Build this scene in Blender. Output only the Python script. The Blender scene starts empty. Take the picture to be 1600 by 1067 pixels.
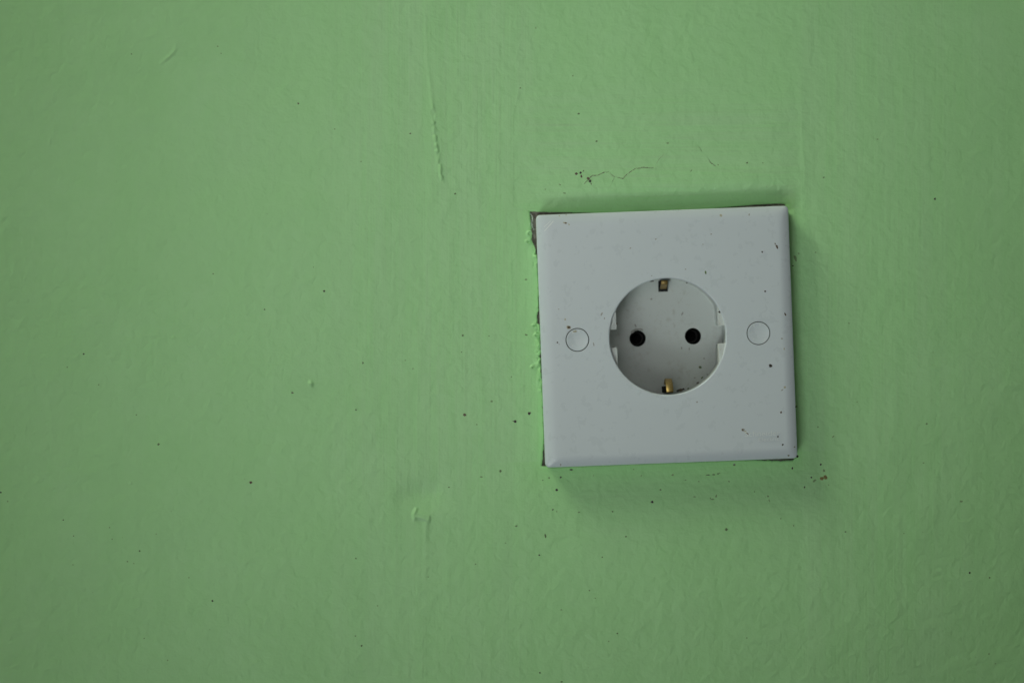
import bpy, bmesh, math, random
import numpy as np
from mathutils import Vector, Matrix

# ------------------------------------------------------------------ setup
scene = bpy.context.scene
COL = scene.collection
MM = 0.001
D = 900.0                    # camera to wall, mm
S0 = 4.55                    # photo pixels (1600 wide) per mm on the wall plane
CX, CY = 800.0, 533.5

cam = bpy.data.cameras.new('camera')
cam.sensor_width = 36.0
cam.lens = 36.0 * D / (1600.0 / S0)
cam.clip_start = 0.01
cam.clip_end = 50.0
cam.dof.use_dof = True
cam.dof.focus_distance = (D - 6) * MM
cam.dof.aperture_fstop = 5.6
camo = bpy.data.objects.new('camera', cam)
COL.objects.link(camo)
camo.location = (0, -D * MM, 0)
camo.rotation_euler = (math.radians(90), 0, 0)
scene.camera = camo

world = bpy.data.worlds.new('World')
scene.world = world
world.use_nodes = True
bg = world.node_tree.nodes['Background']
bg.inputs['Color'].default_value = (1.0, 1.0, 0.85, 1)
bg.inputs['Strength'].default_value = 0.028

vs = scene.view_settings
scene.display_settings.display_device = 'sRGB'
vs.view_transform = 'Standard'
vs.look = 'None'
vs.exposure = 0.0
vs.gamma = 1.0
vs.use_curve_mapping = False


def area_light(name, loc, target, w, h, power, color, spread=180.0):
    l = bpy.data.lights.new(name, 'AREA')
    l.shape = 'RECTANGLE'
    l.size = w
    l.size_y = h
    l.energy = power
    l.color = color
    l.spread = math.radians(spread)
    o = bpy.data.objects.new(name, l)
    COL.objects.link(o)
    o.location = loc
    d = Vector(target) - Vector(loc)
    o.rotation_euler = d.to_track_quat('-Z', 'Y').to_euler()
    return o


# x right, z up, wall at y = 0, room at negative y
area_light('window_light', (-1.25, -0.62, 1.75), (0.02, 0, 0.03), 0.70, 0.80, 26.5, (0.95, 1.0, 0.80))
area_light('room_light_low', (-0.22, -0.85, -0.28), (0.01, 0, 0.08), 0.36, 0.40, 0.045, (0.93, 1.0, 0.97), 28)
area_light('low_light_split', (-0.38, -0.85, -0.70), (0.04, 0, 0.11), 0.36, 0.40, 0.128, (0.91, 1.0, 0.96), 27)  # added lower half of the low light, softens its shadow edge
area_light('added_pool_front', (-0.12, -0.85, 0.12), (-0.012, 0, 0.05), 0.25, 0.25, 0.0268, (1.0, 0.97, 0.95), 32)  # added frontal pool, lifts the centre so the edges fall off like lens vignetting
area_light('added_fill_right', (1.10, -0.70, 0.10), (0.05, 0, 0), 0.70, 0.70, 0.50, (1.0, 0.98, 0.95))  # added weak fill, lifts the right bevel and the shadow beside the plate

# ------------------------------------------------------------------ helpers


def px(X, Y, w=0.0):
    """photo pixel -> wall coordinates (u, v) in mm at height w above the wall"""
    k = (D - w) / D / S0
    return ((X - CX) * k, (CY - Y) * k)


TILT = math.radians(2.15)
PU, PV = px(1041.7, 526.0, 5.5)      # plate centre
CT, ST = math.cos(TILT), math.sin(TILT)


def to_local(u, v):
    a, b = u - PU, v - PV
    return (a * CT + b * ST, -a * ST + b * CT)


def pl(X, Y, w=8.0):
    return to_local(*px(X, Y, w))


def wmap(u, v, w):
    return (u * MM, -w * MM, v * MM)


def new_obj(name, me, parent=None, mats=()):
    o = bpy.data.objects.new(name, me)
    COL.objects.link(o)
    for m in mats:
        me.materials.append(m)
    if parent is not None:
        o.parent = parent
    return o


class Geo:
    """vertices in (u, v, w) mm, faces with material index and smooth flag"""

    def __init__(self):
        self.v = []
        self.f = []
        self.m = []
        self.s = []

    def add(self, verts, faces, mat=0, smooth=True):
        b = len(self.v)
        self.v.extend(verts)
        for f in faces:
            self.f.append(tuple(i + b for i in f))
            self.m.append(mat)
            self.s.append(smooth)

    def loft(self, rings, mat=0, smooth=True, closed=True):
        n = len(rings[0])
        verts = [p for r in rings for p in r]
        faces = []
        for k in range(len(rings) - 1):
            for i in range(n if closed else n - 1):
                j = (i + 1) % n
                faces.append((k * n + i, k * n + j, (k + 1) * n + j, (k + 1) * n + i))
        self.add(verts, faces, mat, smooth)

    def fill(self, loops, w, mat=0):
        """flat face with holes: loops = lists of (u, v)"""
        bm = bmesh.new()
        edges = []
        for lp in loops:
            vv = [bm.verts.new((a, b, 0)) for a, b in lp]
            for i in range(len(vv)):
                edges.append(bm.edges.new((vv[i], vv[(i + 1) % len(vv)])))
        bmesh.ops.triangle_fill(bm, use_beauty=True, use_dissolve=False, edges=edges, normal=(0, 0, 1))
        bm.verts.index_update()
        verts = [(v.co.x, v.co.y, w) for v in bm.verts]
        faces = []
        for f in bm.faces:
            idx = [v.index for v in f.verts]
            if f.normal.z < 0:
                idx.reverse()
            faces.append(tuple(idx))
        bm.free()
        self.add(verts, faces, mat, False)

    def build(self, name, parent=None, mats=(), merge=0.0):
        me = bpy.data.meshes.new(name)
        me.from_pydata([wmap(*p) for p in self.v], [], self.f)
        me.polygons.foreach_set('material_index', self.m)
        me.polygons.foreach_set('use_smooth', self.s)
        if merge:
            bm = bmesh.new()
            bm.from_mesh(me)
            bmesh.ops.remove_doubles(bm, verts=bm.verts, dist=merge * MM)
            bm.to_mesh(me)
            bm.free()
        me.update()
        return new_obj(name, me, parent, mats)


def circle(cx, cy, r, n, w=None):
    pts = []
    for i in range(n):
        a = 2 * math.pi * i / n
        q = (cx + r * math.cos(a), cy + r * math.sin(a))
        pts.append(q if w is None else q + (w,))
    return pts


def rrect(h, r, n=8, w=None):
    """rounded square of half size h and corner radius r, counter-clockwise"""
    pts = []
    r = max(r, 0.02)
    for k, (sx, sy) in enumerate(((1, 1), (-1, 1), (-1, -1), (1, -1))):
        for i in range(n + 1):
            a = math.pi / 2 * (k + i / n)
            q = (sx * (h - r) + r * math.cos(a), sy * (h - r) + r * math.sin(a))
            pts.append(q if w is None else q + (w,))
    return pts


# ------------------------------------------------------------------ materials
def mat(name):
    m = bpy.data.materials.new(name)
    m.use_nodes = True
    nt = m.node_tree
    b = nt.nodes['Principled BSDF']
    return m, nt, b


def node(nt, kind, **kw):
    n = nt.nodes.new(kind)
    for k, v in kw.items():
        setattr(n, k, v)
    return n


def lk(nt, a, b):
    nt.links.new(a, b)


def noise(nt, vec, scale, detail=3, rough=0.5, dist=0.0):
    n = node(nt, 'ShaderNodeTexNoise')
    n.inputs['Scale'].default_value = scale
    n.inputs['Detail'].default_value = detail
    n.inputs['Roughness'].default_value = rough
    n.inputs['Distortion'].default_value = dist
    lk(nt, vec, n.inputs['Vector'])
    return n.outputs['Fac']


def mapping(nt, vec, sc):
    n = node(nt, 'ShaderNodeMapping')
    n.inputs['Scale'].default_value = sc
    lk(nt, vec, n.inputs['Vector'])
    return n.outputs['Vector']


def ramp(nt, fac, a, b, lo=0.0, hi=1.0):
    n = node(nt, 'ShaderNodeMapRange')
    n.inputs['From Min'].default_value = a
    n.inputs['From Max'].default_value = b
    n.inputs['To Min'].default_value = lo
    n.inputs['To Max'].default_value = hi
    lk(nt, fac, n.inputs['Value'])
    return n.outputs['Result']


def math_n(nt, op, a, b):
    n = node(nt, 'ShaderNodeMath', operation=op)
    for i, x in enumerate((a, b)):
        if isinstance(x, (int, float)):
            n.inputs[i].default_value = x
        else:
            lk(nt, x, n.inputs[i])
    return n.outputs[0]


def mixc(nt, fac, a, b):
    n = node(nt, 'ShaderNodeMix', data_type='RGBA')
    if isinstance(fac, (int, float)):
        n.inputs[0].default_value = fac
    else:
        lk(nt, fac, n.inputs[0])
    for i, x in ((6, a), (7, b)):
        if isinstance(x, tuple):
            n.inputs[i].default_value = x + (1,)
        else:
            lk(nt, x, n.inputs[i])
    return n.outputs[2]


def bump(nt, height, dist_mm, strength, prev=None):
    n = node(nt, 'ShaderNodeBump')
    n.inputs['Strength'].default_value = strength
    n.inputs['Distance'].default_value = dist_mm * MM
    lk(nt, height, n.inputs['Height'])
    if prev is not None:
        lk(nt, prev, n.inputs['Normal'])
    return n.outputs['Normal']


def obj_mm(nt):
    tc = node(nt, 'ShaderNodeTexCoord')
    return mapping(nt, tc.outputs['Object'], (1000, 1000, 1000))


def attr(nt, name):
    n = node(nt, 'ShaderNodeAttribute', attribute_name=name)
    return n.outputs['Fac']


def make_paint():
    m, nt, b = mat('green_wall_paint')
    p = obj_mm(nt)
    big = noise(nt, p, 0.035, 3)
    mid = noise(nt, p, 0.16, 4, 0.6)
    fine = noise(nt, p, 1.6, 4, 0.6)
    col = mixc(nt, ramp(nt, big, 0.35, 0.65), PAINT_A, PAINT_B)
    col = mixc(nt, ramp(nt, mid, 0.35, 0.7, 0.0, 0.5), col, PAINT_C)
    # brushed dust streaks, vertical and horizontal
    sv = noise(nt, mapping(nt, p, (1.3, 1, 0.02)), 1.0, 4, 0.6)
    sh = noise(nt, mapping(nt, p, (0.022, 1, 0.8)), 1.0, 4, 0.6)
    fv = math_n(nt, 'MULTIPLY', ramp(nt, sv, 0.45, 0.75, 0.0, 0.45), attr(nt, 'brush_v'))
    fh = math_n(nt, 'MULTIPLY', ramp(nt, sh, 0.48, 0.72, 0.0, 0.60), attr(nt, 'brush_h'))
    col = mixc(nt, fv, col, PAINT_D)
    col = mixc(nt, fh, col, PAINT_D)
    lv = noise(nt, mapping(nt, p, (0.16, 1, 0.012)), 1.0, 2, 0.5)
    lh = noise(nt, mapping(nt, p, (0.014, 1, 0.20)), 1.0, 2, 0.5)
    col = mixc(nt, math_n(nt, 'MULTIPLY', ramp(nt, lv, 0.42, 0.62, 0.0, 0.45), attr(nt, 'brush_v')), col, PAINT_E)
    col = mixc(nt, math_n(nt, 'MULTIPLY', ramp(nt, lh, 0.42, 0.62, 0.0, 0.55), attr(nt, 'brush_h')), col, PAINT_E)
    # paint wiped clean close to the faceplate
    col = mixc(nt, attr(nt, 'fresh'), col, PAINT_FRESH)
    col = mixc(nt, ramp(nt, fine, 0.3, 0.8, 0.0, 0.18), col, PAINT_D)
    # tiny grime freckles
    fr = noise(nt, p, 0.9, 2, 0.5)
    col = mixc(nt, ramp(nt, fr, 0.76, 0.80, 0.0, 0.35), col, (0.10, 0.16, 0.07))
    lk(nt, col, b.inputs['Base Color'])
    b.inputs['Roughness'].default_value = 0.46
    b.inputs['Specular IOR Level'].default_value = 0.6
    n1 = bump(nt, noise(nt, p, 0.30, 3, 0.5, 0.3), 0.42, 0.95)
    n2 = bump(nt, noise(nt, p, 1.7, 4, 0.6), 0.036, 1.0, n1)
    bv = math_n(nt, 'MULTIPLY', sv, attr(nt, 'brush_v'))
    n3 = bump(nt, bv, 0.10, 1.0, n2)
    bh = math_n(nt, 'MULTIPLY', sh, attr(nt, 'brush_h'))
    n4 = bump(nt, bh, 0.11, 1.0, n3)
    lk(nt, n4, b.inputs['Normal'])
    return m


PAINT_A = (0.358, 0.695, 0.305)
PAINT_B = (0.380, 0.708, 0.330)
PAINT_C = (0.335, 0.668, 0.285)
PAINT_D = (0.365, 0.610, 0.310)
PAINT_E = (0.395, 0.680, 0.350)
PAINT_FRESH = (0.300, 0.690, 0.225)


def make_mortar():
    m, nt, b = mat('grey_mortar')
    p = obj_mm(nt)
    n = noise(nt, p, 1.1, 5, 0.7)
    n2 = noise(nt, p, 0.25, 3, 0.6)
    col = mixc(nt, ramp(nt, n, 0.3, 0.7), (0.20, 0.190, 0.150), (0.42, 0.41, 0.34))
    col = mixc(nt, ramp(nt, n2, 0.45, 0.6, 0, 0.6), col, (0.16, 0.135, 0.11))
    lk(nt, col, b.inputs['Base Color'])
    b.inputs['Roughness'].default_value = 0.95
    lk(nt, bump(nt, n, 0.5, 1.0), b.inputs['Normal'])
    return m


def make_plastic(name, base, grime, grime_amt, rough=0.3):
    m, nt, b = mat(name)
    p = obj_mm(nt)
    a = noise(nt, p, 0.06, 4, 0.6)
    g = noise(nt, p, 0.55, 5, 0.65, 0.4)
    g2 = noise(nt, p, 0.12, 3, 0.6)
    col = mixc(nt, ramp(nt, a, 0.3, 0.7, 0.0, 0.6), base, tuple(c * 0.985 for c in base))
    k = math_n(nt, 'MULTIPLY', ramp(nt, g, 0.52, 0.78, 0, grime_amt), ramp(nt, g2, 0.42, 0.62))
    col = mixc(nt, k, col, grime)
    # sparse pinpoint grime
    s = noise(nt, p, 1.7, 1, 0.5)
    col = mixc(nt, ramp(nt, s, 0.81, 0.85, 0, 0.25), col, grime)
    lk(nt, col, b.inputs['Base Color'])
    rr = noise(nt, p, 0.3, 5, 0.6)
    lk(nt, ramp(nt, rr, 0.3, 0.7, rough - 0.02, rough + 0.04), b.inputs['Roughness'])
    b.inputs['Specular IOR Level'].default_value = 0.45
    b.inputs['Subsurface Weight'].default_value = 0.0
    lk(nt, bump(nt, noise(nt, p, 0.05, 1, 0.4), 0.15, 0.4), b.inputs['Normal'])
    return m


def make_mottled(name, c1, c2, rough=0.7):
    m, nt, b = mat(name)
    p = obj_mm(nt)
    n = noise(nt, p, 3.0, 3, 0.6)
    lk(nt, mixc(nt, ramp(nt, n, 0.35, 0.65), c1, c2), b.inputs['Base Color'])
    b.inputs['Roughness'].default_value = rough
    return m


def make_brass():
    m, nt, b = mat('aged_brass')
    p = obj_mm(nt)
    n = noise(nt, mapping(nt, p, (4, 1, 0.6)), 1.0, 4, 0.6)
    lk(nt, mixc(nt, ramp(nt, n, 0.35, 0.7), (0.46, 0.33, 0.13), (0.27, 0.185, 0.07)), b.inputs['Base Color'])
    b.inputs['Metallic'].default_value = 0.85
    b.inputs['Roughness'].default_value = 0.5
    return m


M_PAINT = make_paint()
M_MORTAR = make_mortar()
M_PLATE = make_plastic('white_plastic', (0.612, 0.680, 0.722), (0.42, 0.42, 0.36), 0.04, 0.28)
M_INSERT = make_plastic('recess_plastic', (0.59, 0.635, 0.62), (0.30, 0.29, 0.22), 0.55, 0.38)
M_PALE = make_mottled('pale_mark_plastic', (0.80, 0.84, 0.84), (0.72, 0.78, 0.78), 0.3)  # paler than the plate: corner strokes, and highlights painted on the screw caps
M_BLACK = make_mottled('black_fly_speck', (0.012, 0.010, 0.008), (0.03, 0.022, 0.016), 0.5)
M_BROWN = make_mottled('brown_fly_speck', (0.075, 0.052, 0.032), (0.13, 0.095, 0.06), 0.6)
M_OLIVE = make_mottled('olive_speck', (0.085, 0.140, 0.055), (0.15, 0.24, 0.10), 0.8)
M_FAINT = make_mottled('faint_stain', (0.17, 0.29, 0.125), (0.22, 0.37, 0.16), 0.8)
M_OCHRE = make_mottled('ochre_stain', (0.17, 0.13, 0.035), (0.23, 0.20, 0.06), 0.6)
M_CRACK = make_mottled('dusty_crack', (0.10, 0.085, 0.070), (0.18, 0.17, 0.12), 0.95)
M_GREY = make_mottled('grey_smudge', (0.30, 0.31, 0.29), (0.38, 0.39, 0.37), 0.6)
M_TAN = make_mottled('tan_smudge', (0.40, 0.38, 0.27), (0.47, 0.47, 0.36), 0.6)
M_VOID = make_mottled('black_cavity', (0.004, 0.004, 0.004), (0.008, 0.008, 0.007), 0.9)
M_LETTER = make_mottled('lettering_highlight_plastic', (0.70, 0.76, 0.77), (0.76, 0.81, 0.82), 0.3)  # paler than the plate, highlights on the letters put into the colour
M_BRASS = make_brass()

# ------------------------------------------------------------------ wall relief
RS = np.random.RandomState(11)
TAB = RS.rand(256, 256)


def vn(x, y, seed=0):
    """smooth value noise in -1..1"""
    x = np.asarray(x, float) + seed * 17.31
    y = np.asarray(y, float) + seed * 41.77
    xi = np.floor(x).astype(int)
    yi = np.floor(y).astype(int)
    fx = x - xi
    fy = y - yi
    fx = fx * fx * fx * (fx * (fx * 6 - 15) + 10)
    fy = fy * fy * fy * (fy * (fy * 6 - 15) + 10)
    a = TAB[xi % 256, yi % 256]
    b = TAB[(xi + 1) % 256, yi % 256]
    c = TAB[xi % 256, (yi + 1) % 256]
    d = TAB[(xi + 1) % 256, (yi + 1) % 256]
    return ((a * (1 - fx) + b * fx) * (1 - fy) + (c * (1 - fx) + d * fx) * fy) * 2 - 1


def sstep(x, a, b):
    t = np.clip((x - a) / (b - a), 0, 1)
    return t * t * (3 - 2 * t)


def seg_dist(X, Y, pts):
    """distance to a polyline, side sign and parameter 0..1 (pixels)"""
    best = np.full(X.shape, 1e9)
    side = np.zeros(X.shape)
    par = np.zeros(X.shape)
    n = len(pts) - 1
    for i in range(n):
        (x0, y0), (x1, y1) = pts[i], pts[i + 1]
        dx, dy = x1 - x0, y1 - y0
        L2 = dx * dx + dy * dy
        t = np.clip(((X - x0) * dx + (Y - y0) * dy) / L2, 0, 1)
        ex, ey = X - x0 - t * dx, Y - y0 - t * dy
        d = np.hypot(ex, ey)
        k = d < best
        best = np.where(k, d, best)
        side = np.where(k, np.sign(dx * ey - dy * ex), side)
        par = np.where(k, (i + t) / n, par)
    return best, side, par


H = 43.1          # half size of the faceplate in mm
INTERP = np.interp


def hole_sd(u, v):
    """> 0 on paint, < 0 inside the rough hole round the faceplate (mm)"""
    a, b = u - PU, v - PV
    x = a * CT + b * ST
    y = -a * ST + b * CT
    jag = 0.22 * vn(u / 1.1, v / 1.1, 3) + 0.12 * vn(u / 0.45, v / 0.45, 4)
    jag = jag * np.interp(y, [H - 1.5, H - 0.2], [1.0, 0.22])
    top = INTERP(x, [-46, -44.8, -40, -30, -24, -20, -5, 10, 18, 24, 32, 40, 42.6, 43.6],
                 [1.6, 1.55, 1.25, 0.75, 0.45, 0.32, 0.26, 0.28, 0.32, 0.70, 1.1, 1.25, 0.95, -0.4])
    left = INTERP(y, [-45, -43.2, -42.7, -40, -36, -30, -14, -11, -9, -7, -5, -3, 5.6, 6.3, 8, 10, 12.6, 20, 28.6, 31, 35, 39, 44, 46],
                  [-0.8, -0.5, 0.9, 0.7, 0.3, -0.15, -0.15, 0.0, 0.3, 0.1, 0.3, -0.05, -0.1, 0.95, 0.8, 0.4, -0.1, -0.2, -0.1, 0.45, 1.5, 1.5, 1.9, 1.9])
    bot = INTERP(x, [-44, -40, 0, 28, 32, 36, 41, 42.2, 43],
                 [-0.3, -0.05, 0.0, 0.02, 0.45, 0.95, 1.05, 0.8, -0.5])
    right = INTERP(y, [-44, -42, 20, 42.5, 44], [-0.3, -0.05, -0.05, 0.0, -0.3])
    s = np.maximum.reduce([-(x + H + left), x - H - right, y - H - top, -(y + H + bot)])
    return s + jag * np.clip(1.0 - 0.0 * s, 0.4, 1)


RIDGE = [(664, 20), (667, 70), (669, 110), (674, 150), (678, 185), (680, 215), (685, 248), (689, 266), (692, 290)]
SCRATCH = [(246, 102), (257, 95), (266, 87), (273, 79), (277, 66)]
CRACKS = [
    ([(912, 288), (919, 281), (925, 275), (935, 273.5), (943, 270), (951, 269)], 0.9),
    ([(953, 271), (958, 275), (960, 277), (956, 285)], 0.45),
    ([(965, 277.5), (973, 279.5), (982, 271), (992, 264.5), (1005, 262), (1013, 262.5), (1021, 263)], 0.85),
    ([(1024, 259), (1030, 249), (1038, 240)], 0.3),
    ([(1092, 230), (1097, 237)], 0.55),
    ([(1107, 249), (1111, 255), (1118, 260)], 1.0),
    ([(953, 292), (955, 287)], 0.3),
]
PIMPLES = [(486, 599, 3.4, 0.42), (360, 396, 3.0, 0.14), (271, 528, 2.4, 0.16), (455, 612, 2.0, 0.12),
           (204.5, 754, 2.2, 0.16), (817, 604, 2.2, 0.16), (806, 820, 2.2, 0.12), (430, 515, 2.5, 0.07),
           (556, 639, 2.5, 0.10), (301, 770, 3.0, 0.05), (720, 905, 3.0, 0.05), (1345, 340, 3.0, 0.05),
           (775, 956, 4.0, 0.05), (480, 80, 3, 0.07), (470, 148, 4, 0.07), (355, 604, 2.5, 0.05)]


def relief(u, v):
    X = CX + u * S0
    Y = CY - v * S0
    a, b = u - PU, v - PV
    x = a * CT + b * ST
    y = -a * ST + b * CT
    h = 0.30 * vn(u / 55, v / 55, 1) + 0.09 * vn(u / 17, v / 17, 2) + 0.030 * vn(u / 5.0, v / 5.0, 5)
    # broad ripple of the wall surface at the left and the bottom
    h += 0.020 * vn((u + 0.6 * v) / 2.6, (v - 0.6 * u) / 3.4, 6)
    # crusty ridge
    d, s, t = seg_dist(X, Y, RIDGE)
    amp = np.interp(t, [0, 0.1, 0.35, 0.45, 0.7, 0.92, 1], [0.0, 0.05, 0.06, 0.14, 0.15, 0.22, 0.0])
    crust = 1 + 1.3 * vn(X / 3.2, Y / 4.5, 7) * (t > 0.42)
    h += 1.6 * amp * crust * np.exp(-(d / 2.6) ** 2)
    # scratch
    d, s, t = seg_dist(X, Y, SCRATCH)
    h += 0.22 * np.exp(-(d / 2.4) ** 2) * np.sin(np.pi * np.clip(t, 0, 1))
    for (qx, qy, r, am) in PIMPLES:
        d2 = ((X - qx) ** 2 + (Y - qy) ** 2) / r ** 2
        h += 1.5 * am * np.exp(-d2)
    # paint blister: dent above, lifted flap, run below
    h -= 0.8 * np.exp(-(((X - 660) / 34) ** 2 + ((Y - 772) / 22) ** 2))
    fl = sstep(X, 645, 651) * (1 - sstep(X, 670, 674)) * sstep(Y - 0.30 * (X - 648), 793, 801) * (1 - sstep(Y - 0.30 * (X - 648), 806.5, 809))
    h += 0.45 * fl
    d, s, t = seg_dist(X, Y, [(650, 796), (646, 803), (648, 810)])
    h += 0.45 * np.exp(-(d / 2.4) ** 2)
    d, s, t = seg_dist(X, Y, [(667, 816), (665, 835), (667, 856), (664, 905)])
    h += 0.16 * np.exp(-(d / 4.0) ** 2) * (1 - 0.6 * t)
    # small cracks: the lower lip lifts
    for pts, am in CRACKS:
        d, s, t = seg_dist(X, Y, pts)
        h += 0.09 * am * s * np.exp(-(d / 5.0) ** 1.5) * (d > 0)
    # plaster rolls into the wall above the faceplate
    e = y - H
    along = np.interp(x, [-52, -44, -36, -22, -5, 20, 36, 42, 46, 54], [0, 0.05, 0.35, 0.8, 1.0, 1.0, 1.0, 0.75, 0.15, 0])
    dip = 2.6 * np.exp(-(np.maximum(e, -3) / 4.6) ** 2) * along
    swell = 0.45 * np.exp(-((e - 11) / 5.5) ** 2) * along
    dip = dip * (1 + 0.10 * vn(u / 6, v / 3, 8))
    h += (swell - dip) * sstep(e, -9, -0.5)
    near = np.exp(-(np.maximum(e, 0) / 4.0) ** 2) * along * (e > -3)
    h += 0.07 * near * vn(u / 1.5, v / 0.8, 9)
    # crumbly rim at the left of the faceplate
    ex = -(x + H)
    rim = np.exp(-((ex - 0.4) / 1.1) ** 2)
    ym = np.interp(y, [-20, -17, -14, 3, 6, 8, 24, 27, 40, 44], [0, 0.4, 1, 1, 0.3, 0.05, 0.05, 1, 0.8, 0])
    h += rim * ym * (0.30 + 0.55 * vn(u / 0.75, v / 0.9, 10) + 0.25 * vn(u / 0.4, v / 0.4, 12))
    for (qx, qy, r, am) in [(835, 509, 3.2, 0.7), (833, 574, 3.2, 0.6), (829, 365, 5, 0.5), (826, 378, 4, 0.5), (838, 524, 3, .5)]:
        rr = np.hypot(X - qx, (Y - qy) * 1.3)
        h += am * np.exp(-((rr - r) / 1.5) ** 2) * (X < qx + 3)
    # brushed edges left and right
    for (x0, y0, x1, y1, am) in [(1251, 180, 1262, 330, 0.05), (1262, 330, 1266, 420, 0.03), (742, 200, 752, 420, 0.03), (540, 180, 545, 520, 0.03),
                                 (795, 330, 802, 560, .05), (775, 600, 792, 720, .04)]:
        d, s, t = seg_dist(X, Y, [(x0, y0), (x1, y1)])
        h += am * np.exp(-(d / 2.0) ** 2) * np.sin(np.pi * t)
    for (x0, y0, x1, y1, am) in [(780, 228, 1000, 224, -0.03), (1040, 233, 1230, 238, -0.05), (980, 215, 1200, 212, .03), (860, 205, 1060, 200, .025),
                                 (790, 328, 829, 330, -0.06), (860, 768, 1080, 772, .03), (1100, 741, 1126, 739, -.07)]:
        d, s, t = seg_dist(X, Y, [(x0, y0), (x1, y1)])
        h += am * np.exp(-(d / 2.2) ** 2) * np.sin(np.pi * t)
    # wavy brush strokes around the plate
    mv, mh, _ = masks(X, Y, x, y)
    h += 0.008 * mv * vn(u / 0.9, v / 34, 13) + 0.008 * mh * vn(u / 34, v / 1.0, 14)
    h += 0.085 * mh * vn(u / 48, v / 4.2, 15) + 0.06 * mv * vn(u / 4.5, v / 60, 16)
    h += 0.05 * vn((u + 0.5 * v) / 9, (v - 0.5 * u) / 12, 17)
    # paint thickness rounding into the hole
    sd = hole_sd(u, v)
    h -= 0.45 * np.clip(1 - sd / 0.55, 0, 1.6) ** 2
    return h


def masks(X, Y, x, y):
    mv = 0.25 + 0.75 * sstep(X, 480, 600) * (1 - sstep(X, 835, 850)) * (1 - 0.6 * sstep(Y, 740, 800))
    mv = np.maximum(mv, 0.8 * sstep(X, 1240, 1256) * (1 - 0.5 * sstep(X, 1400, 1600)))
    mh = sstep(X, 770, 860) * (1 - sstep(X, 1235, 1262)) * sstep(Y, 90, 190) * (1 - sstep(Y, 322, 330))
    mh = np.maximum(mh, sstep(X, 840, 870) * (1 - sstep(X, 1235, 1262)) * sstep(Y, 722, 730) * (1 - 0.7 * sstep(Y, 780, 900)) * 0.38)
    mv = np.where(mh > 0.3, mv * 0.4, mv)
    d = np.maximum(np.abs(x) - H, np.abs(y) - H)
    fr = 0.6 * np.exp(-np.maximum(d, 0) / 3.2)
    fr = np.maximum(fr, 0.6 * np.exp(-np.maximum(d, 0) / 8.0) * (y < -H + 2))
    return mv, mh, fr


def axis(lo, hi, step, f0, f1, fine, far):
    """graded coordinates: fine step between f0 and f1, step to lo/hi, growing out to far"""
    c = list(np.arange(f0, f1 + 1e-6, fine))
    a = f1
    while a < hi:
        a += step
        c.append(a)
    s = step
    while a < far[1]:
        s *= 1.25
        a += s
        c.append(a)
    a = f0
    pre = []
    while a > lo:
        a -= step
        pre.append(a)
    s = step
    while a > far[0]:
        s *= 1.25
        a -= s
        pre.append(a)
    return np.array(pre[::-1] + c)


def grid_mesh(us, vs_, hfun, drop, name, parent, mats, extra=None, snap=False, attrs=True):
    U, V = np.meshgrid(us, vs_)
    nu, nv = len(us), len(vs_)
    if snap:
        sd = hole_sd(U, V)
        du = np.gradient(us)[None, :]
        e = 0.05
        gx = (hole_sd(U + e, V) - hole_sd(U - e, V)) / (2 * e)
        gy = (hole_sd(U, V + e) - hole_sd(U, V - e)) / (2 * e)
        g2 = np.maximum(gx * gx + gy * gy, 0.3)
        k = np.abs(sd) < 0.09
        U = np.where(k, U - sd * gx / g2, U)
        V = np.where(k, V - sd * gy / g2, V)
    Wt = hfun(U, V)
    co = np.stack([U, -Wt, V], -1).reshape(-1, 3) * MM
    idx = np.arange(nu * nv).reshape(nv, nu)
    q = np.stack([idx[:-1, :-1], idx[:-1, 1:], idx[1:, 1:], idx[1:, :-1]], -1).reshape(-1, 4)
    cu = 0.25 * (U[:-1, :-1] + U[:-1, 1:] + U[1:, 1:] + U[1:, :-1]).reshape(-1)
    cv = 0.25 * (V[:-1, :-1] + V[:-1, 1:] + V[1:, 1:] + V[1:, :-1]).reshape(-1)
    keep = ~drop(cu, cv)
    q = q[keep]
    used = np.zeros(len(co), bool)
    used[q.reshape(-1)] = True
    remap = np.cumsum(used) - 1
    q = remap[q]
    co = co[used]
    nf = len(q)
    ev, ef, em = ([], [], [])
    if extra is not None:
        ev, ef, em = extra.v, extra.f, extra.m
    me = bpy.data.meshes.new(name)
    allv = np.concatenate([co, np.array([wmap(*p) for p in ev]).reshape(-1, 3)]) if ev else co
    loops = [q.reshape(-1)]
    counts = [np.full(nf, 4)]
    if ef:
        b = len(co)
        loops.append(np.array([i + b for f in ef for i in f]))
        counts.append(np.array([len(f) for f in ef]))
    loops = np.concatenate(loops).astype(np.int32)
    counts = np.concatenate(counts).astype(np.int32)
    me.vertices.add(len(allv))
    me.vertices.foreach_set('co', allv.astype(np.float32).reshape(-1))
    me.loops.add(len(loops))
    me.loops.foreach_set('vertex_index', loops)
    me.polygons.add(len(counts))
    starts = np.concatenate([[0], np.cumsum(counts)[:-1]]).astype(np.int32)
    me.polygons.foreach_set('loop_start', starts)
    mi = np.zeros(len(counts), np.int32)
    if ef:
        mi[nf:] = em
    me.update(calc_edges=True)
    me.validate()
    o = new_obj(name, me, parent, mats)
    me.polygons.foreach_set('material_index', mi)
    me.polygons.foreach_set('use_smooth', np.ones(len(counts), bool))
    if attrs:
        uu, vv = allv[:, 0] / MM, allv[:, 2] / MM
        X, Y = CX + uu * S0, CY - vv * S0
        a, b = uu - PU, vv - PV
        mv, mh, fr = masks(X, Y, a * CT + b * ST, -a * ST + b * CT)
        for nm, arr in (('brush_v', mv), ('brush_h', mh), ('fresh', fr)):
            at = me.attributes.new(nm, 'FLOAT', 'POINT')
            at.data.foreach_set('value', arr.astype(np.float32))
    me.update()
    return o


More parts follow.
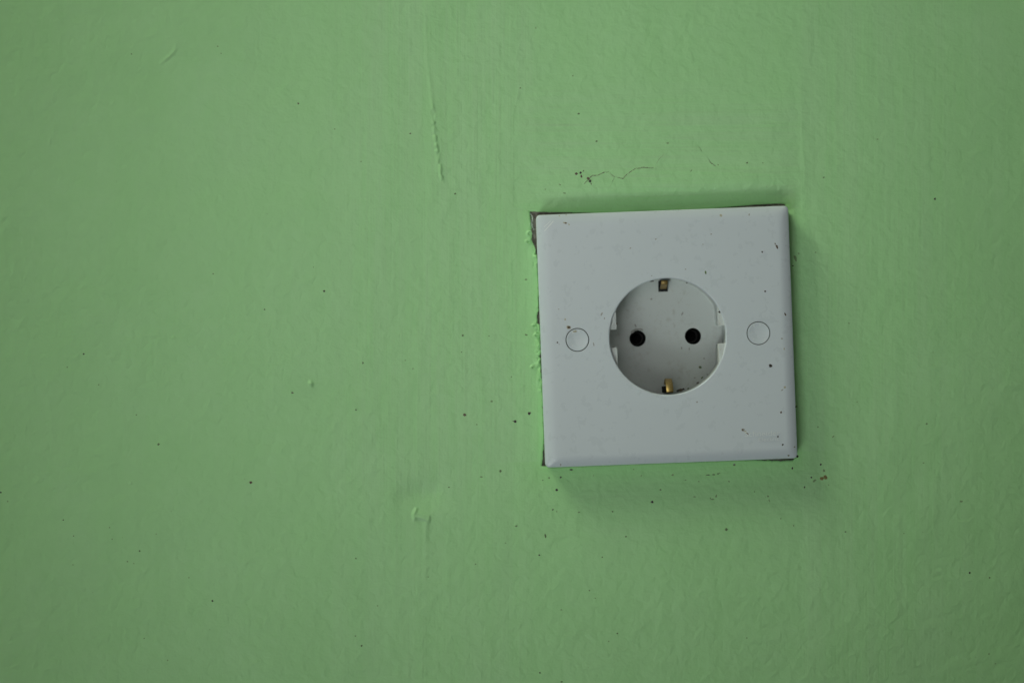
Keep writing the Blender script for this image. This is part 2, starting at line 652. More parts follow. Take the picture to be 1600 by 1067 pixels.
# ------------------------------------------------------------------ specks and stains
rnd = random.Random(5)


def blob(g, c, rx, ry, ang, mi, hfun, lift=0.12, n=10, jag=0.25):
    """a small dried droplet, lying on the surface given by hfun(u, v)"""
    ca, sa = math.cos(ang), math.sin(ang)
    pts = []
    rr = [1 + rnd.uniform(-jag, jag) for _ in range(n)]
    for sc, lf in ((1.0, 0.015), (0.62, lift * 0.8)):
        for i in range(n):
            t = 2 * math.pi * i / n
            a = rx * sc * rr[i] * math.cos(t)
            b = ry * sc * rr[i] * math.sin(t)
            u, v = c[0] + a * ca - b * sa, c[1] + a * sa + b * ca
            pts.append((u, v, hfun(u, v) + lf))
    pts.append((c[0], c[1], hfun(*c) + lift))
    fs = []
    for i in range(n):
        j = (i + 1) % n
        fs.append((i, j, n + j, n + i))
        fs.append((n + i, n + j, 2 * n))
    g.add(pts, fs, mi)


def ribbon(g, pts, widths, mi, hfun, lift=0.03, sub=6, jit=0.12):
    line = []
    for i in range(len(pts) - 1):
        for k in range(sub):
            t = k / sub
            line.append((pts[i][0] * (1 - t) + pts[i + 1][0] * t + rnd.uniform(-jit, jit),
                         pts[i][1] * (1 - t) + pts[i + 1][1] * t + rnd.uniform(-jit, jit),
                         widths[i] * (1 - t) + widths[i + 1] * t))
    line.append(pts[-1] + (widths[-1],))
    vsx, fs = [], []
    for i, (u, v, w) in enumerate(line):
        a = line[max(i - 1, 0)]
        b = line[min(i + 1, len(line) - 1)]
        tx, ty = b[0] - a[0], b[1] - a[1]
        L = math.hypot(tx, ty) or 1
        nx, ny = -ty / L, tx / L
        w = w * rnd.uniform(0.6, 1.3) / 2
        for s in (1, -1):
            p, q = u + s * nx * w, v + s * ny * w
            vsx.append((p, q, hfun(p, q) + lift))
    for i in range(len(line) - 1):
        fs.append((2 * i, 2 * i + 1, 2 * i + 3, 2 * i + 2))
    g.add(vsx, fs, mi)


def h1(u, v):
    return float(relief(np.array([u]), np.array([v]))[0])


wall_dirt = Geo()
# slots: 0 paint 1 black 2 brown 3 olive 4 faint 5 ochre 6 crack
# (photo x, photo y, radius x px, radius y px, angle deg, slot)
WALL_SPECKS = [
    (205.5, 85, 1.2, 1.0, 0, 4), (340, 73, 1.2, 1, 0, 3), (345.6, 84, 1, 1, 0, 4), (466, 162, 1.4, 1.4, 0, 2), (523, 202, 1, 1, 0, 4),
    (837, 44.5, 1.3, 1.0, 0, 4), (895, 119, 1.1, 1.0, 0, 3), (813, 138, 1.3, 1.0, 0, 3), (904, 178, 1.9, 1.4, 0, 3), (932, 221, 1.4, 1.3, 0, 3),
    (1043, 224, 1.8, 1.2, 0, 4), (564, 253, 1.2, 1.0, 0, 4), (641, 209, 1.3, 1.0, 0, 2), (711, 303, 1.7, 1.3, 0, 3),
    (900.5, 272, 2.4, 1.8, 10, 2), (907, 270.5, 1.6, 1.8, 0, 1), (908.3, 276, 1.5, 2.2, 0, 2), (919, 279.5, 2.6, 2.0, -30, 2), (921.8, 283.2, 2.0, 2.2, 0, 1),
    (911.5, 267.5, 0.7, 1.4, -30, 2), (923.5, 287.5, 0.6, 1.5, 20, 2), (882, 302, 2.2, 0.9, -10, 4), (875, 289, 2.0, 0.9, -30, 4), (852, 296, 1, 1, 0, 4),
    (1460.6, 311, 1.7, 1.9, 0, 1), (1287, 277.5, 1.6, 0.9, 30, 3), (1371, 218, 1.6, 0.8, 0, 4), (1167, 255, 1.6, 1.2, 20, 3), (1192, 255, 1.0, 1.0, 0, 4),
    (1122, 258, 1, 1, 0, 4), (1080, 267, .8, 2.2, -35, 4),
    (506.8, 455, 1.7, 1.6, 0, 1), (413.5, 483.5, 1.3, 1.2, 0, 3), (130.7, 553, 1.4, 1.3, 0, 1), (105, 573.5, 1.1, 1.0, 0, 3), (213, 648, 1.1, 1, 0, 4),
    (247.5, 694, 2.0, 1.6, 40, 3), (333, 428, 1.3, 1.1, 0, 4), (457, 613.5, 1.7, 1.2, 0, 2), (154, 601, 1, 1, 0, 4),
    (567, 567, 1.2, 1.8, 0, 3), (556, 640, 1.5, 1.2, 0, 3), (726, 648, 2.3, 2.4, 0, 2), (768, 627, 1.9, 1.6, 0, 4), (745, 663, 1.2, 1.2, 0, 3),
    (723, 524, 1.7, 1.6, 0, 3), (721, 550, 1.1, 1.1, 0, 3), (805, 658.5, 2.4, 2.0, 0, 1), (802, 657.6, 1.8, 0.4, 0, 2), (826.5, 646, 2.3, 2.1, 50, 1), (828.5, 645, 1.2, 1.2, 0, 2),
    (799, 589, 1.1, 1, 0, 3), (822, 437, 2.0, 1.4, 0, 4), (822, 523, 2.6, 1.0, -25, 3), (764, 525, 1.1, 1, 0, 4), (633, 563, 1, 1, 0, 4), (645, 576, 1, 1, 0, 4),
    (1, 769, 1.6, 1.6, 0, 1), (12, 783, 1.1, 1.1, 0, 3), (99, 812, 1.3, 1, 0, 3), (115, 837, 1.1, 1, 0, 3), (171, 824, 1.1, 1, 0, 3), (175, 842, 1.1, 1, 0, 3),
    (218, 860.5, 1.7, 1.3, 0, 3), (199, 877, 1.1, 1, 0, 3), (209, 880, 0.9, 0.8, 0, 3), (392, 753.5, 2.6, 2.2, 0, 2), (332, 938.5, 1.6, 1.5, 0, 1),
    (114, 882, 1, 0.9, 0, 4), (225, 997, 1, 1, 0, 3), (262, 1031, 1, 1, 0, 3), (295, 902, .9, 1.1, 0, 4), (244, 834, 0.9, 0.9, 0, 4),
    (782, 736, 2.0, 1.9, 0, 3), (782, 736, 1.3, 1.3, 0, 1), (876, 745.5, 1.5, 1.6, 0, 1), (870, 765, 2.0, 1.7, 0, 1), (863.8, 796, 1.5, 1.4, 0, 3), (870, 799, 1.0, 1.0, 0, 4),
    (852.3, 837, 1.2, 3.3, 10, 3), (842.5, 867, 1.5, 1.1, -20, 1), (806.5, 821.5, 2.0, 1.1, 0, 4), (1019, 784, 2.2, 1.8, 0, 1), (1032, 765, 1.4, 1.4, 0, 3),
    (904.5, 800, 1.7, 1.3, 0, 4), (957, 799, 1.4, 1.0, 0, 3), (978, 838, 1.5, 1.0, 0, 3), (941, 870, 1.3, 1.1, 0, 3), (921, 922, 1.1, 1.1, 0, 3), (930, 934, 1, 1, 0, 3),
    (964.5, 989, 1.5, 1.1, 0, 3), (951, 1001.5, 1.0, 1, 0, 3), (843.6, 1050.5, 1.4, 1.1, -30, 1), (877.5, 1064.5, 1.6, 1.3, 0, 3), (565, 1008, 1.7, 1.5, 0, 3),
    (555.5, 993, 1.2, 1.1, 0, 3), (556, 872, 1.4, 1.1, 0, 3), (701.5, 761, 1.3, 1.0, 0, 3), (752, 745, 2.2, 1.1, 0, 4), (892.5, 733.6, 2.6, 1.0, 0, 1),
    (990, 733.3, 1.2, 1, 0, 3), (1051, 742, 2.0, 1.5, 0, 4), (877, 952, 1.4, 1, 0, 4), (743, 881, 1.2, 1, 0, 4), (590, 946, 1, 1, 0, 4), (669, 901, 1, .9, 0, 3),
    (790, 848, 1, 1, 0, 4), (858, 746.5, 1.4, 1.3, 0, 4), (848, 750, 1, 1, 0, 4), (1002, 743, 1, 1, 0, 4), (927, 743, 1, .8, 0, 4),
    (1135, 827, 2.2, 2.2, 0, 3), (1135, 827.3, 1.4, 1.4, 0, 1), (1147.5, 726, 2.3, 1.6, 0, 3), (1139, 752, 1.5, 1.3, 0, 4), (1238, 731.5, 1.1, 2.1, -15, 1),
    (1282.5, 725.5, 1.4, 1.9, 0, 1), (1287.5, 735, 1.8, 2.0, 0, 4), (1268, 745.8, 1.5, 1.2, -30, 1), (1257, 761, 1.1, 1.6, 0, 1), (1272.5, 751, 3.0, 1.6, 30, 4),
    (1284, 747.4, 3.6, 2.6, 0, 5), (1290, 746, 3.1, 3.4, 20, 5), (1283.5, 747.5, 1.8, 1.3, 0, 2), (1290.5, 745, 1.4, 1.1, 50, 2), (1295, 757.5, 0.9, 0.8, 0, 4),
    (1321, 830.5, 1.3, 1.1, 0, 3), (1200, 775, 1.6, 1.5, 0, 4), (1202, 782, .9, 2.2, 10, 4), (1240, 821, 1.3, 1.3, 0, 4), (1220, 810, 1.0, .9, 0, 4), (1515, 894.4, 1.7, 1.5, 0, 1), (1546, 902, 1.3, 1.2, 0, 3),
    (1545, 1021, 1.1, 1.1, 0, 3), (1555, 1036, 1, 1, 0, 3), (1502, 783, 2.4, 1.6, 0, 4), (1167, 996, 1.1, 1, 0, 4), (1443, 723, 1.4, 1, 0, 4), (1412, 833, 1.0, 1, 0, 4),
    (1248, 396, 1.2, 1.1, 0, 3), (1274.5, 394.5, 1.0, 1.0, 0, 3), (1239, 415.5, 1.3, 1.1, 0, 1), (1243, 404, 2.0, 5.0, 15, 4), (1278, 667, 1.1, 1.0, 0, 3),
    (1448, 662, 1.5, 1.5, 0, 4), (1302, 682, 2.5, .9, 40, 4), (1326.5, 505, 1.1, 1.3, 0, 4), (1339, 628, 1, 1, 0, 4), (1245, 635, 1, 2, 0, 4),
    (1110, 778, 1.3, 1.0, 40, 4), (1119, 775, 1.2, 2.4, -20, 4), (1113, 780, 3.6, 1.1, 0, 4), (1085, 776, 2.4, .8, 0, 4), (1106, 742, 3.5, .8, 5, 3), (1115, 741.5, 2.2, .9, 0, 3),
    (1122, 740, 1.5, 1.1, 30, 3), (1124.5, 739, 1.0, 1.0, 0, 3), (1092, 752, 1.2, .9, 0, 4), (1071, 750, 1.6, .8, 10, 4), (1179, 768, 1, 1, 0, 4),
]
for (X, Y, rx, ry, ang, mi) in WALL_SPECKS:
    if mi == 3 and max(rx, ry) <= 1.2:
        mi = 4
    blob(wall_dirt, px(X, Y), rx / S0, ry / S0, math.radians(ang), mi, h1, 0.05 if mi == 4 else 0.14, 8 if max(rx, ry) < 2 else 12)
for i in range(6):        # scattered pin-prick freckles
    X, Y = rnd.uniform(0, 1600), rnd.uniform(0, 1067)
    if 815 < X < 1265 and 300 < Y < 745:
        continue
    blob(wall_dirt, px(X, Y), rnd.uniform(0.4, 0.9) / S0, rnd.uniform(0.4, 0.9) / S0, 0, rnd.choice([3, 4, 4]), h1, 0.04, 6)
for pts, am in CRACKS:
    P = [px(*q) for q in pts]
    wd = [1.1 * am / S0] * len(P)
    wd[0] *= 0.4
    wd[-1] *= 0.5
    ribbon(wall_dirt, P, wd, 6, h1, 0.05)

WALL_MATS = [M_PAINT, M_BLACK, M_BROWN, M_OLIVE, M_FAINT, M_OCHRE, M_CRACK]
us = axis(-182, 182, 0.31, PU - 48, PU + 48, 0.2, (-1400, 1400))
vv_ = axis(-122, 122, 0.31, PV - 48, PV + 56, 0.2, (-1100, 1300))
wall = grid_mesh(us, vv_, relief, lambda a, b: hole_sd(a, b) < 0, 'wall', None, WALL_MATS, wall_dirt, snap=True)
wall['kind'] = 'structure'
wall['label'] = 'green painted plaster wall with specks and brush marks'


def mortar_h(u, v):
    return np.minimum(relief(u, v), 0.3) - 0.75 + 0.22 * vn(u / 0.9, v / 0.9, 20) + 0.15 * vn(u / 0.4, v / 0.4, 21)


def mortar_drop(u, v):
    a, b = u - PU, v - PV
    x = a * CT + b * ST
    y = -a * ST + b * CT
    return np.maximum(abs(x), abs(y)) < 40


crumbs = Geo()


def mh1(u, v):
    return float(mortar_h(np.array([u]), np.array([v]))[0])


# pale crumbs of filler in the gap at the upper left corner
for (X, Y, r) in [(828.5, 335, 1.3), (830.5, 338, 1.2), (832, 341, 1.2), (831, 345, 1.3), (830.5, 349, 1.5), (830, 353, 1.2), (832, 351.5, 1.0),
                  (829, 361, 1.4), (831, 365, 1.2), (833.5, 358, 1.0), (828, 350, 1.0), (833, 346, .8), (829.5, 371, 1.2)]:
    blob(crumbs, px(X, Y), r / S0, r / S0 * 1.3, rnd.uniform(0, 3), 1, mh1, 0.9, 8, 0.3)
for (X, Y, r) in [(838.5, 556, 1.0), (839, 562, .9), (837, 569, .9), (838.5, 548, .8), (1230, 320, .8), (860, 331, .8), (880, 331, .7)]:
    blob(crumbs, px(X, Y), r / S0, r / S0, 0, 1, mh1, 0.7, 7, 0.3)
ribbon(crumbs, [px(828.5, 333), px(831.5, 338), px(832.2, 343), px(830.5, 349), px(831.5, 353), px(834, 358)], [0.25, 0.4, 0.35, 0.5, 0.35, 0.2], 1, mh1, 0.8, 5, 0.05)
M_FILLER = make_mottled('pale_filler', (0.50, 0.60, 0.48), (0.62, 0.70, 0.60), 0.9)
mu = np.arange(PU - 47.5, PU + 47.5, 0.25)
mv_ = np.arange(PV - 47.5, PV + 47.5, 0.25)
mort = grid_mesh(mu, mv_, mortar_h, mortar_drop, 'exposed_mortar', wall, [M_MORTAR, M_FILLER], crumbs, attrs=False)
mort['label'] = 'rough grey mortar showing in the gap around the faceplate'

# ------------------------------------------------------------------ socket
sock = bpy.data.objects.new('wall_socket', None)
COL.objects.link(sock)
sock.empty_display_size = 0.03
sock.location = wmap(PU, PV, 0)
sock.rotation_euler = (0, -TILT, 0)
sock['label'] = 'square white plastic wall socket with round recess, two pin holes and brass earth clips'
sock['category'] = 'wall socket'

ZF = 8.0
HC = pl(1043.3, 525.7)          # centre of the round opening
RO = 19.80
CAPS = [pl(902.3, 531.0), pl(1185.3, 520.6)]
g = Geo()
# outer edge: side wall, rounded shoulder, sloped border, flat face
BEV = [(t, 8.0 - 1.25 * (1 - (t - 0.4) / 3.9) ** 2.3) for t in (0.4, 0.8, 1.2, 1.6, 2.0, 2.4, 2.8, 3.2, 3.6, 3.9, 4.3)]
prof = [(0.10, -4.0), (0.0, 5.2), (0.03, 5.6), (0.12, 6.38), (0.23, 6.60)] + BEV + [(4.7, 8.0)]
rings = []
for ins, z in prof:
    rings.append([(a, b, z) for a, b in rrect(H - ins, 1.5 - min(ins, 0.4) * 0.4 + 0.45 * max(ins - 0.4, 0), 8)])
g.loft(rings)
loops = [rrect(H - 4.7, 1.34 + 0.45 * 4.3, 8)]
# opening lip
NL = 128


def lip(cx, cy, r, rad, n, zend, steps=6):
    """ring, rounding with radius rad, wall down to zend; r = radius of the wall"""
    out = [[(a, b, ZF) for a, b in circle(cx, cy, r + rad + 0.3, n)]]
    for k in range(steps + 1):
        t = math.pi / 2 * k / steps
        rr = r + rad - rad * math.sin(t)
        z = ZF - rad + rad * math.cos(t)
        out.append([(a, b, z) for a, b in circle(cx, cy, rr, n)])
    out.append([(a, b, zend) for a, b in circle(cx, cy, r, n)])
    return out


L = lip(HC[0], HC[1], RO, 0.42, NL, 5.5)
g.loft(L[::1])
loops.append([(a, b) for a, b, _ in L[0]])
for c in CAPS:
    L = lip(c[0], c[1], 4.02, 0.12, 48, 6.2, 3)
    g.loft(L)
    loops.append([(a, b) for a, b, _ in L[0]])
    g.add([(a, b, 6.25) for a, b in circle(c[0], c[1], 4.02, 48)], [tuple(range(48))], 8, False)
g.fill(loops, ZF)
PLATE_MATS = [M_PLATE, M_BLACK, M_BROWN, M_OLIVE, M_GREY, M_TAN, M_PALE, M_OCHRE, M_VOID]


def face_h(a, b):
    d = H - max(abs(a), abs(b))
    return float(np.interp(d, [p[0] for p in prof[1:]], [p[1] for p in prof[1:]]))


# 1 black 2 brown 3 olive 4 grey 5 tan 6 pale 7 ochre
PLATE_SPECKS = [
    (883, 348.6, 3.2, 1.3, -10, 5), (884, 348.8, 1.7, 1.2, -10, 2), (889, 351, 0.9, 1.6, 20, 5), (874, 337.5, 1.0, .9, 0, 5), (884.5, 336, 0.9, .7, 0, 5),
    (1024.5, 374, 1.6, 1.1, 30, 4), (1213.6, 385.5, 1.5, 3.8, 20, 2), (1214.3, 387, 0.9, 2.0, 20, 1), (1211, 381, 0.8, 1.6, 20, 2), (1190.8, 394, 1.4, 1.4, 0, 1),
    (1102.4, 426, 1.3, 3.0, 10, 3), (1195.5, 455.3, 1.5, 1.5, 0, 1), (1226.8, 491, 1.3, 2.6, 25, 2), (1071, 421, 1.3, 0.9, 0, 4),
    (1126.3, 337, 2.0, 2.2, 0, 5), (1170.5, 335.5, 1.2, 1.8, 0, 4), (1111, 366, 1.4, 1.0, 0, 4), (888.5, 511.5, 2.5, 2.1, 0, 2), (888.5, 511.5, 3.3, 2.7, 0, 5),
    (871, 535, 1.4, 1.3, 0, 1), (873.5, 538, .8, .8, 0, 4), (1203.6, 571.6, 2.5, 2.6, 0, 1), (1220.2, 644, 1.5, 1.7, 0, 2), (1244, 635.7, 1.1, 1.1, 0, 1),
    (1161, 671.6, 3.0, 2.5, 0, 4), (1160.3, 671.3, 1.6, 1.6, 0, 2), (1165, 674.5, 2.6, 1.6, -40, 5), (1168, 677.5, 1.0, 2.0, 35, 2), (1215.2, 682, 1.4, 1.5, 0, 1), (1222.8, 694.4, 1.5, 1.4, 0, 1),
    (1241.6, 698.2, 1.6, 1.1, 0, 4), (1242, 698, .7, .7, 0, 2), (1232.2, 711.5, 1.8, 1.6, 0, 4), (1232.2, 711.5, .9, .9, 0, 3), (1246.9, 713.2, 2.0, 2.0, 0, 1),
    (927.5, 538, .9, 3.0, 15, 4), (1089, 628, 1.6, 1.3, 0, 4), (1221.5, 529, 1.6, 1.2, 0, 4), (1222, 609, 2.2, .9, 30, 4), (883, 499, 1.2, 1.8, 10, 5),
    (944.5, 497.5, 1.1, 1.6, 0, 4), (940, 491, 2.8, 1.2, 60, 4), (873, 483, 1, .8, 0, 4), (1018, 431, 1.1, .7, 0, 4), (1226, 605, 1.5, 2.0, 0, 5),
    (876, 726, 1.3, 1.8, 0, 4), (1225, 545, .9, 1.8, 0, 5), (1148, 725, 1.4, .7, 0, 4), (985, 388, 1.6, 1, 30, 4), (1098, 382, 1.0, .8, 0, 4),
]
for (X, Y, rx, ry, ang, mi) in PLATE_SPECKS:
    blob(g, pl(X, Y, 7.5), rx / 4.59, ry / 4.59, math.radians(ang), mi, face_h, 0.02 if mi in (4, 5) else 0.12, 12)
# pair of pale strokes on the upper left corner
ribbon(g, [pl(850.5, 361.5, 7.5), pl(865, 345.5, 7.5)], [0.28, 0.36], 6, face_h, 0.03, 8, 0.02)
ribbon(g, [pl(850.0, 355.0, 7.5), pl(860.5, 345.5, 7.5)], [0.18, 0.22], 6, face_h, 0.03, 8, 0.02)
plate = g.build('faceplate', sock, PLATE_MATS)

# screw caps
for c in CAPS:
    q = Geo()
    R = 3.76
    cprof = [(R, 6.3), (R, 7.85), (R - 0.06, 7.95), (R - 0.18, 7.99), (R - 0.4, 7.96), (R - 0.9, 7.87), (R - 1.7, 7.78), (R - 2.6, 7.74), (0.5, 7.73)]
    q.loft([[(a, b, z) for a, b in circle(0, 0, r, 56)] for r, z in cprof])
    q.add([(a, b, 7.73) for a, b in circle(0, 0, 0.5, 56)] + [(0, 0, 7.73)], [(i, (i + 1) % 56, 56) for i in range(56)])
    for (a, b, r) in [(-1.5, 2.5, 0.26), (0.6, 2.85, 0.2), (1.9, -2.1, 0.14), (-1.7, -1.9, 0.14)]:  # small highlights of the cap, put on as pale spots
        def cap_h(x, y):
            rr = math.hypot(x, y)
            return float(np.interp(rr, [0, R - 2.6, R - 1.7, R - 0.9, R - 0.4, R - 0.18], [7.73, 7.74, 7.78, 7.87, 7.96, 7.99]))
        blob(q, (a, b), r, r * 1.4, 0.6, 1, cap_h, 0.07, 8, 0.1)
    if c is CAPS[0]:
        blob(q, (-0.7, 2.9), 0.75, 0.35, 0.2, 2, cap_h, 0.02, 10, 0.3)
    o = q.build('screw_cap', sock, [M_PLATE, M_PALE, M_TAN])
    o.location = wmap(c[0], c[1], 0)

# embossed lettering at the lower right of the plate


def lettering(text, X0, Y0, X1, height_px, name):
    cu = bpy.data.curves.new(name, 'FONT')
    cu.body = text
    cu.size = 1.0
    cu.extrude = 0.02
    cu.bevel_depth = 0.008
    cu.bevel_resolution = 1
    cu.resolution_u = 4
    tmp = bpy.data.objects.new(name, cu)
    COL.objects.link(tmp)
    bpy.context.view_layer.update()
    dg = bpy.context.evaluated_depsgraph_get()
    me = bpy.data.meshes.new_from_object(tmp.evaluated_get(dg))
    bpy.data.objects.remove(tmp)
    n = len(me.vertices)
    co = np.zeros(n * 3)
    me.vertices.foreach_get('co', co)
    co = co.reshape(-1, 3)
    lo, hi = co.min(0), co.max(0)
    a0, b0 = pl(X0, Y0)
    wdt = (X1 - X0) / 4.59
    sx = wdt / (hi[0] - lo[0])
    sy = height_px / 4.59 / 0.73
    out = np.zeros_like(co)
    out[:, 0] = (a0 + (co[:, 0] - lo[0]) * sx) * MM
    out[:, 2] = (b0 + co[:, 1] * sy) * MM
    out[:, 1] = -(ZF + 0.04 + co[:, 2] * 4.0) * MM
    me.vertices.foreach_set('co', out.reshape(-1))
    me.update()
    o = new_obj(name, me, plate, [M_LETTER])
    return o


lettering('Schneider', 1163.5, 682.0, 1219.5, 8.2, 'lettering')
lettering('Electric', 1185.5, 689.3, 1218.0, 6.4, 'lettering')

# ------------------------------------------------------------------ recess insert
ZB = 6.8             # top of the guide blocks
ZL = -9.5            # floor of the recess
CH = 17.25           # chord of the guide blocks
NT = 3.05            # half height of the guide notch
RI = 19.85


def outline(r, inset=0.0):
    """recess outline: circle cut by the guide blocks, with a notch in each; (u, v) ccw"""
    r = r - inset
    c = CH - inset
    t = NT - inset
    pts = []
    a1 = math.asin(t / r)
    a2 = math.acos(c / r)

    def arc(s, e, n):
        return [(r * math.cos(s + (e - s) * i / n), r * math.sin(s + (e - s) * i / n)) for i in range(n + 1)]
    pts += arc(-a1, a1, 8)
    pts += [(c, t)]
    pts += arc(a2, math.pi - a2, 60)
    pts += [(-c, t)]
    pts += arc(math.pi - a1, math.pi + a1, 8)
    pts += [(-c, -t)]
    pts += arc(math.pi + a2, 2 * math.pi - a2, 60)
    pts += [(c, -t)]
    return pts


q = Geo()
rows = []
rows.append([(a, b, ZB - 0.02) for a, b in outline(RI, -0.10)])
rows.append([(a, b, ZB - 0.10) for a, b in outline(RI, 0.02)])
rows.append([(a, b, ZB - 0.35) for a, b in outline(RI, 0.0)])
rows.append([(a, b, ZL + 0.7) for a, b in outline(RI, -0.40)])
for k in range(1, 6):
    t = math.pi / 2 * k / 5
    rows.append([(a, b, ZL + 0.7 * (1 - math.sin(t))) for a, b in outline(RI, -0.40 + 0.6 * (1 - math.cos(t)))])
rows.append([(a, b, ZL) for a, b in outline(RI, 0.4)])
q.loft(rows)
# guide block tops
for sx in (1, -1):
    for sy in (1, -1):
        a1 = math.asin((NT + 0.10) / 20.4)
        a2 = math.acos((CH + 0.10) / 20.4)
        pts = [(sx * (CH + 0.10), sy * (NT + 0.10), ZB - 0.02)]
        for i in range(11):
            t = a1 + (a2 - a1) * i / 10
            pts.append((sx * 20.4 * math.cos(t), sy * 20.4 * math.sin(t), ZB))
        if sx * sy < 0:
            pts.reverse()
        q.add(pts, [tuple(range(len(pts)))], 0, False)
# floor with pin holes and clip slots


def fl(X, Y, w=ZL):
    a, b = pl(X, Y, w)
    return (a - HC[0], b - HC[1])


PINS = [fl(996.2, 528.8), fl(1082.7, 525.2)]
PR = 2.80
SW = 1.62
TOPSLOT = (-SW, 15.95, SW, 17.9)
loops = [[(a, b) for a, b in outline(RI, 0.4)]]
for c in PINS:
    loops.append(circle(c[0], c[1], PR + 0.18, 48))
    ring = [[(a, b, ZL) for a, b in circle(c[0], c[1], PR + 0.18, 48)]]
    for k in range(1, 4):
        t = math.pi / 2 * k / 3
        ring.append([(a, b, ZL - 0.18 + 0.18 * math.cos(t)) for a, b in circle(c[0], c[1], PR + 0.18 - 0.18 * math.sin(t), 48)])
    ring.append([(a, b, ZL - 1.0) for a, b in circle(c[0], c[1], PR, 48)])
    q.loft(ring)
q.fill(loops, ZL)
# floor dirt


def floor_h(a, b):
    d = math.hypot(a, b)
    r = RI + 0.40
    if d < r - 0.6:
        return ZL
    k = min(1.0, (d - (r - 0.6)) / 0.6)
    return ZL + 0.7 * (1 - math.sqrt(max(0, 1 - k * k)))


for (X, Y, rx, ry, ang, mi) in [
        (995.5, 514.8, 5.5, 1.6, 5, 4), (988.5, 518, 2.4, 3.0, -40, 4), (993, 509, 1.2, 3.0, 20, 4), (1002, 515, 3, 1.4, -20, 4),
        (1094.5, 574, 2.2, 2.0, 30, 3), (1093, 573, 1.2, 1.2, 0, 2), (1018, 467.5, 1.6, 1.4, 0, 4), (1063, 609.5, 5.8, 2.0, 12, 2), (1059.5, 610.5, 2.5, 1.6, 10, 1), (1067.5, 608, 2.0, 1.4, 10, 1),
        (1075, 607.0, 2.2, 1.2, 20, 3), (1090, 598, 1.9, 1.3, 25, 2), (1097, 590, 2.0, 1.1, 40, 3), (1019, 439.5, 3.2, .9, 10, 1), (1073, 442, 1.4, 1.1, 0, 1), (1066, 490, 1.2, 3.2, -30, 4), (1065, 544, .9, 2.0, 0, 4),
        (1077, 545, .8, 2.5, 0, 4), (1100, 560, 1.3, 1.3, 0, 4), (1051, 598, 1.5, 1.2, 0, 4), (1105, 585, 1.5, 1.0, 0, 4), (1085, 590, 1.5, 1.0, 0, 4)]:
    blob(q, fl(X, Y), rx / 4.50, ry / 4.50, math.radians(ang), mi, floor_h, 0.04 if mi == 4 else 0.15, 12, 0.3)


def block_h(a, b):
    return ZB


a, b = pl(1124.3, 487.5, ZB)
blob(q, (a - HC[0], b - HC[1]), 2.2 / 4.58, 1.7 / 4.58, -0.5, 1, block_h, 0.15, 10, 0.3)
a, b = pl(963.8, 506, ZB)
blob(q, (a - HC[0], b - HC[1]), 0.8 / 4.58, 1.5 / 4.58, 0, 2, block_h, 0.15, 10, 0.3)
ins = q.build('socket_insert', sock, [M_INSERT, M_BLACK, M_BROWN, M_OLIVE, M_GREY])
ins.location = wmap(HC[0], HC[1], 0)

for c in PINS:
    q = Geo()
    q.loft([[(a, b, z) for a, b in circle(0, 0, r, 48)] for r, z in ((PR + 0.02, ZL - 0.9), (PR + 0.02, ZL - 14))], 0)
    q.add([(a, b, ZL - 14) for a, b in circle(0, 0, PR + 0.02, 48)], [tuple(range(48))], 0, False)
    # split metal sleeve deep inside
    q.loft([[(a, b, z) for a, b in circle(0, 0, r, 32)] for r, z in ((2.4, ZL - 9), (2.1, ZL - 8.7), (1.9, ZL - 9), (1.9, ZL - 13))], 1)
    o = q.build('pin_hole', sock, [M_VOID, make_mottled('dark_contact', (0.03, 0.03, 0.028), (0.05, 0.05, 0.045), 0.5)])
    o.location = wmap(HC[0] + c[0], HC[1] + c[1], 0)

# ------------------------------------------------------------------ earth clips


def strip(path, hw, th, name, slot, slot_z):
    """bent strip: path of (v, w) along the clip; the dark slot it rises from belongs to it"""
    q = Geo()
    n = len(path)
    rings = []
    for i, (v, w, k) in enumerate(path):
        a = path[max(i - 1, 0)]
        b = path[min(i + 1, n - 1)]
        tv, tw = b[0] - a[0], b[1] - a[1]
        Ln = math.hypot(tv, tw)
        nv, nw = -tw / Ln * th / 2, tv / Ln * th / 2
        h = hw * k
        e = 0.10
        rings.append([(-h + e, v + nv, w + nw), (h - e, v + nv, w + nw), (h, v + nv * 0.5, w + nw * 0.5), (h, v - nv * 0.5, w - nw * 0.5),
                      (h - e, v - nv, w - nw), (-h + e, v - nv, w - nw), (-h, v - nv * 0.5, w - nw * 0.5), (-h, v + nv * 0.5, w + nw * 0.5)])
    q.loft(rings, 0)
    q.add(rings[0], [tuple(range(8))], 0, False)
    q.add(rings[-1], [tuple(reversed(range(8)))], 0, False)
    o = q.build(name, sock, [M_BRASS])
    me = o.data
    bm = bmesh.new()
    bm.from_mesh(me)
    bmesh.ops.recalc_face_normals(bm, faces=bm.faces)
    bm.to_mesh(me)
    bm.free()
    return o


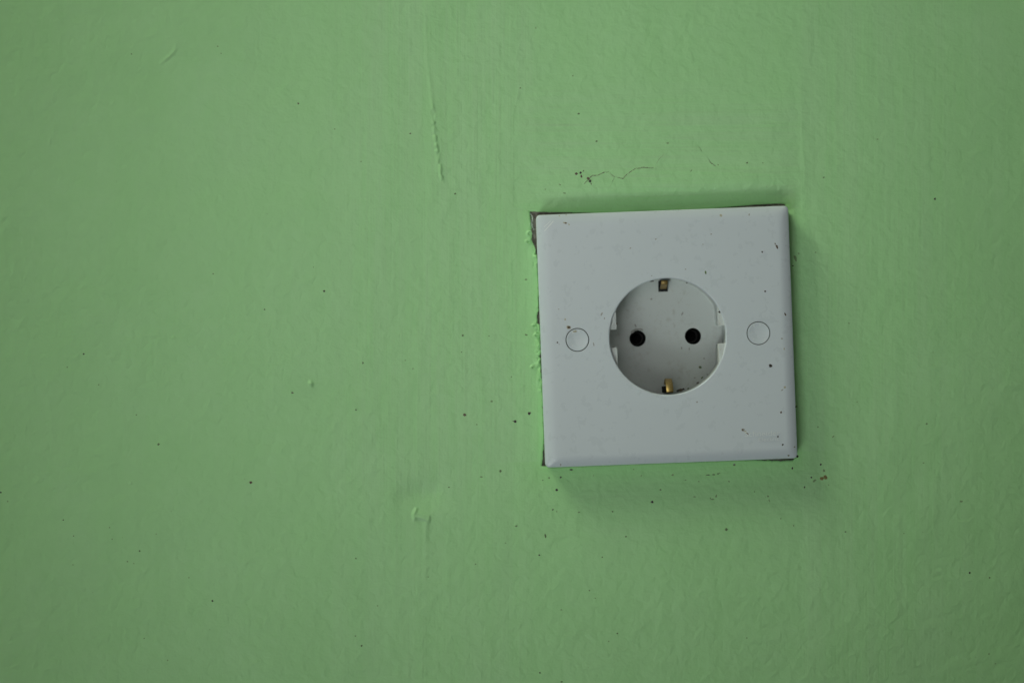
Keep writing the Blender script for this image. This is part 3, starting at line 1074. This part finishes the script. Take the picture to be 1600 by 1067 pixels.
def smooth_path(ctrl, n=6):
    out = []
    P = [ctrl[0]] + ctrl + [ctrl[-1]]
    for i in range(1, len(P) - 2):
        for k in range(n):
            t = k / n
            p0, p1, p2, p3 = P[i - 1], P[i], P[i + 1], P[i + 2]
            out.append(tuple(0.5 * ((2 * p1[j]) + (-p0[j] + p2[j]) * t + (2 * p0[j] - 5 * p1[j] + 4 * p2[j] - p3[j]) * t * t
                                    + (-p0[j] + 3 * p1[j] - 3 * p2[j] + p3[j]) * t ** 3) for j in range(3)))
    out.append(ctrl[-1])
    return out


def clip_slot(vin, sgn):
    q = Geo()
    z0, z1 = ZL + 0.02, 5.2
    hw = SW
    vo = sgn * 19.75
    vi = sgn * vin
    zb = ZL + 0.03
    # dark pocket: base, two cheeks and back
    box = [(-hw, vi, zb), (hw, vi, zb), (hw, vo, zb), (-hw, vo, zb), (-hw, vi, zb + 0.4), (hw, vi, zb + 0.4), (hw, vo - sgn * 0.25, z1), (-hw, vo - sgn * 0.25, z1),
           (-hw, vo, z1), (hw, vo, z1)]
    back = sgn * 19.30
    q.add([(-hw, vi, zb), (hw, vi, zb), (hw, back, zb + 1.7), (-hw, back, zb + 1.7), (hw, back, z1), (-hw, back, z1)],
          [(0, 1, 2, 3), (3, 2, 4, 5)], 0, False)
    return q


top_path = smooth_path([(19.3, -2.2, 0.95), (18.9, -2.15, 1.0), (18.3, -2.35, 1.0), (18.0, -3.0, 1.0), (17.7, -4.6, 1.0), (17.2, -7, 1.0), (16.7, -9.2, 1.0)])
bot_path = smooth_path([(19.0, 4.6, 0.95), (18.0, 4.0, 1.0), (16.6, 2.4, 1.0), (15.3, -0.2, 1.0), (14.75, -3.0, 1.0), (15.6, -6.0, 1.0), (16.4, -9.2, 1.0)])
for path, sgn, vin, dx in ((top_path, 1, 15.55, 0.0), (bot_path, -1, 17.2, 0.0)):
    P = [(sgn * v, w, k) for v, w, k in path]
    o = strip(P, 1.12 if sgn > 0 else 1.22, 0.55, 'earth_clip', None, None)
    o.location = wmap(HC[0] + (0.12 if sgn > 0 else 0.25), HC[1], 0)
    s = clip_slot(vin, sgn).build('clip_slot', sock, [M_VOID])
    s.location = wmap(HC[0] + (0.0 if sgn > 0 else -0.15), HC[1], 0)
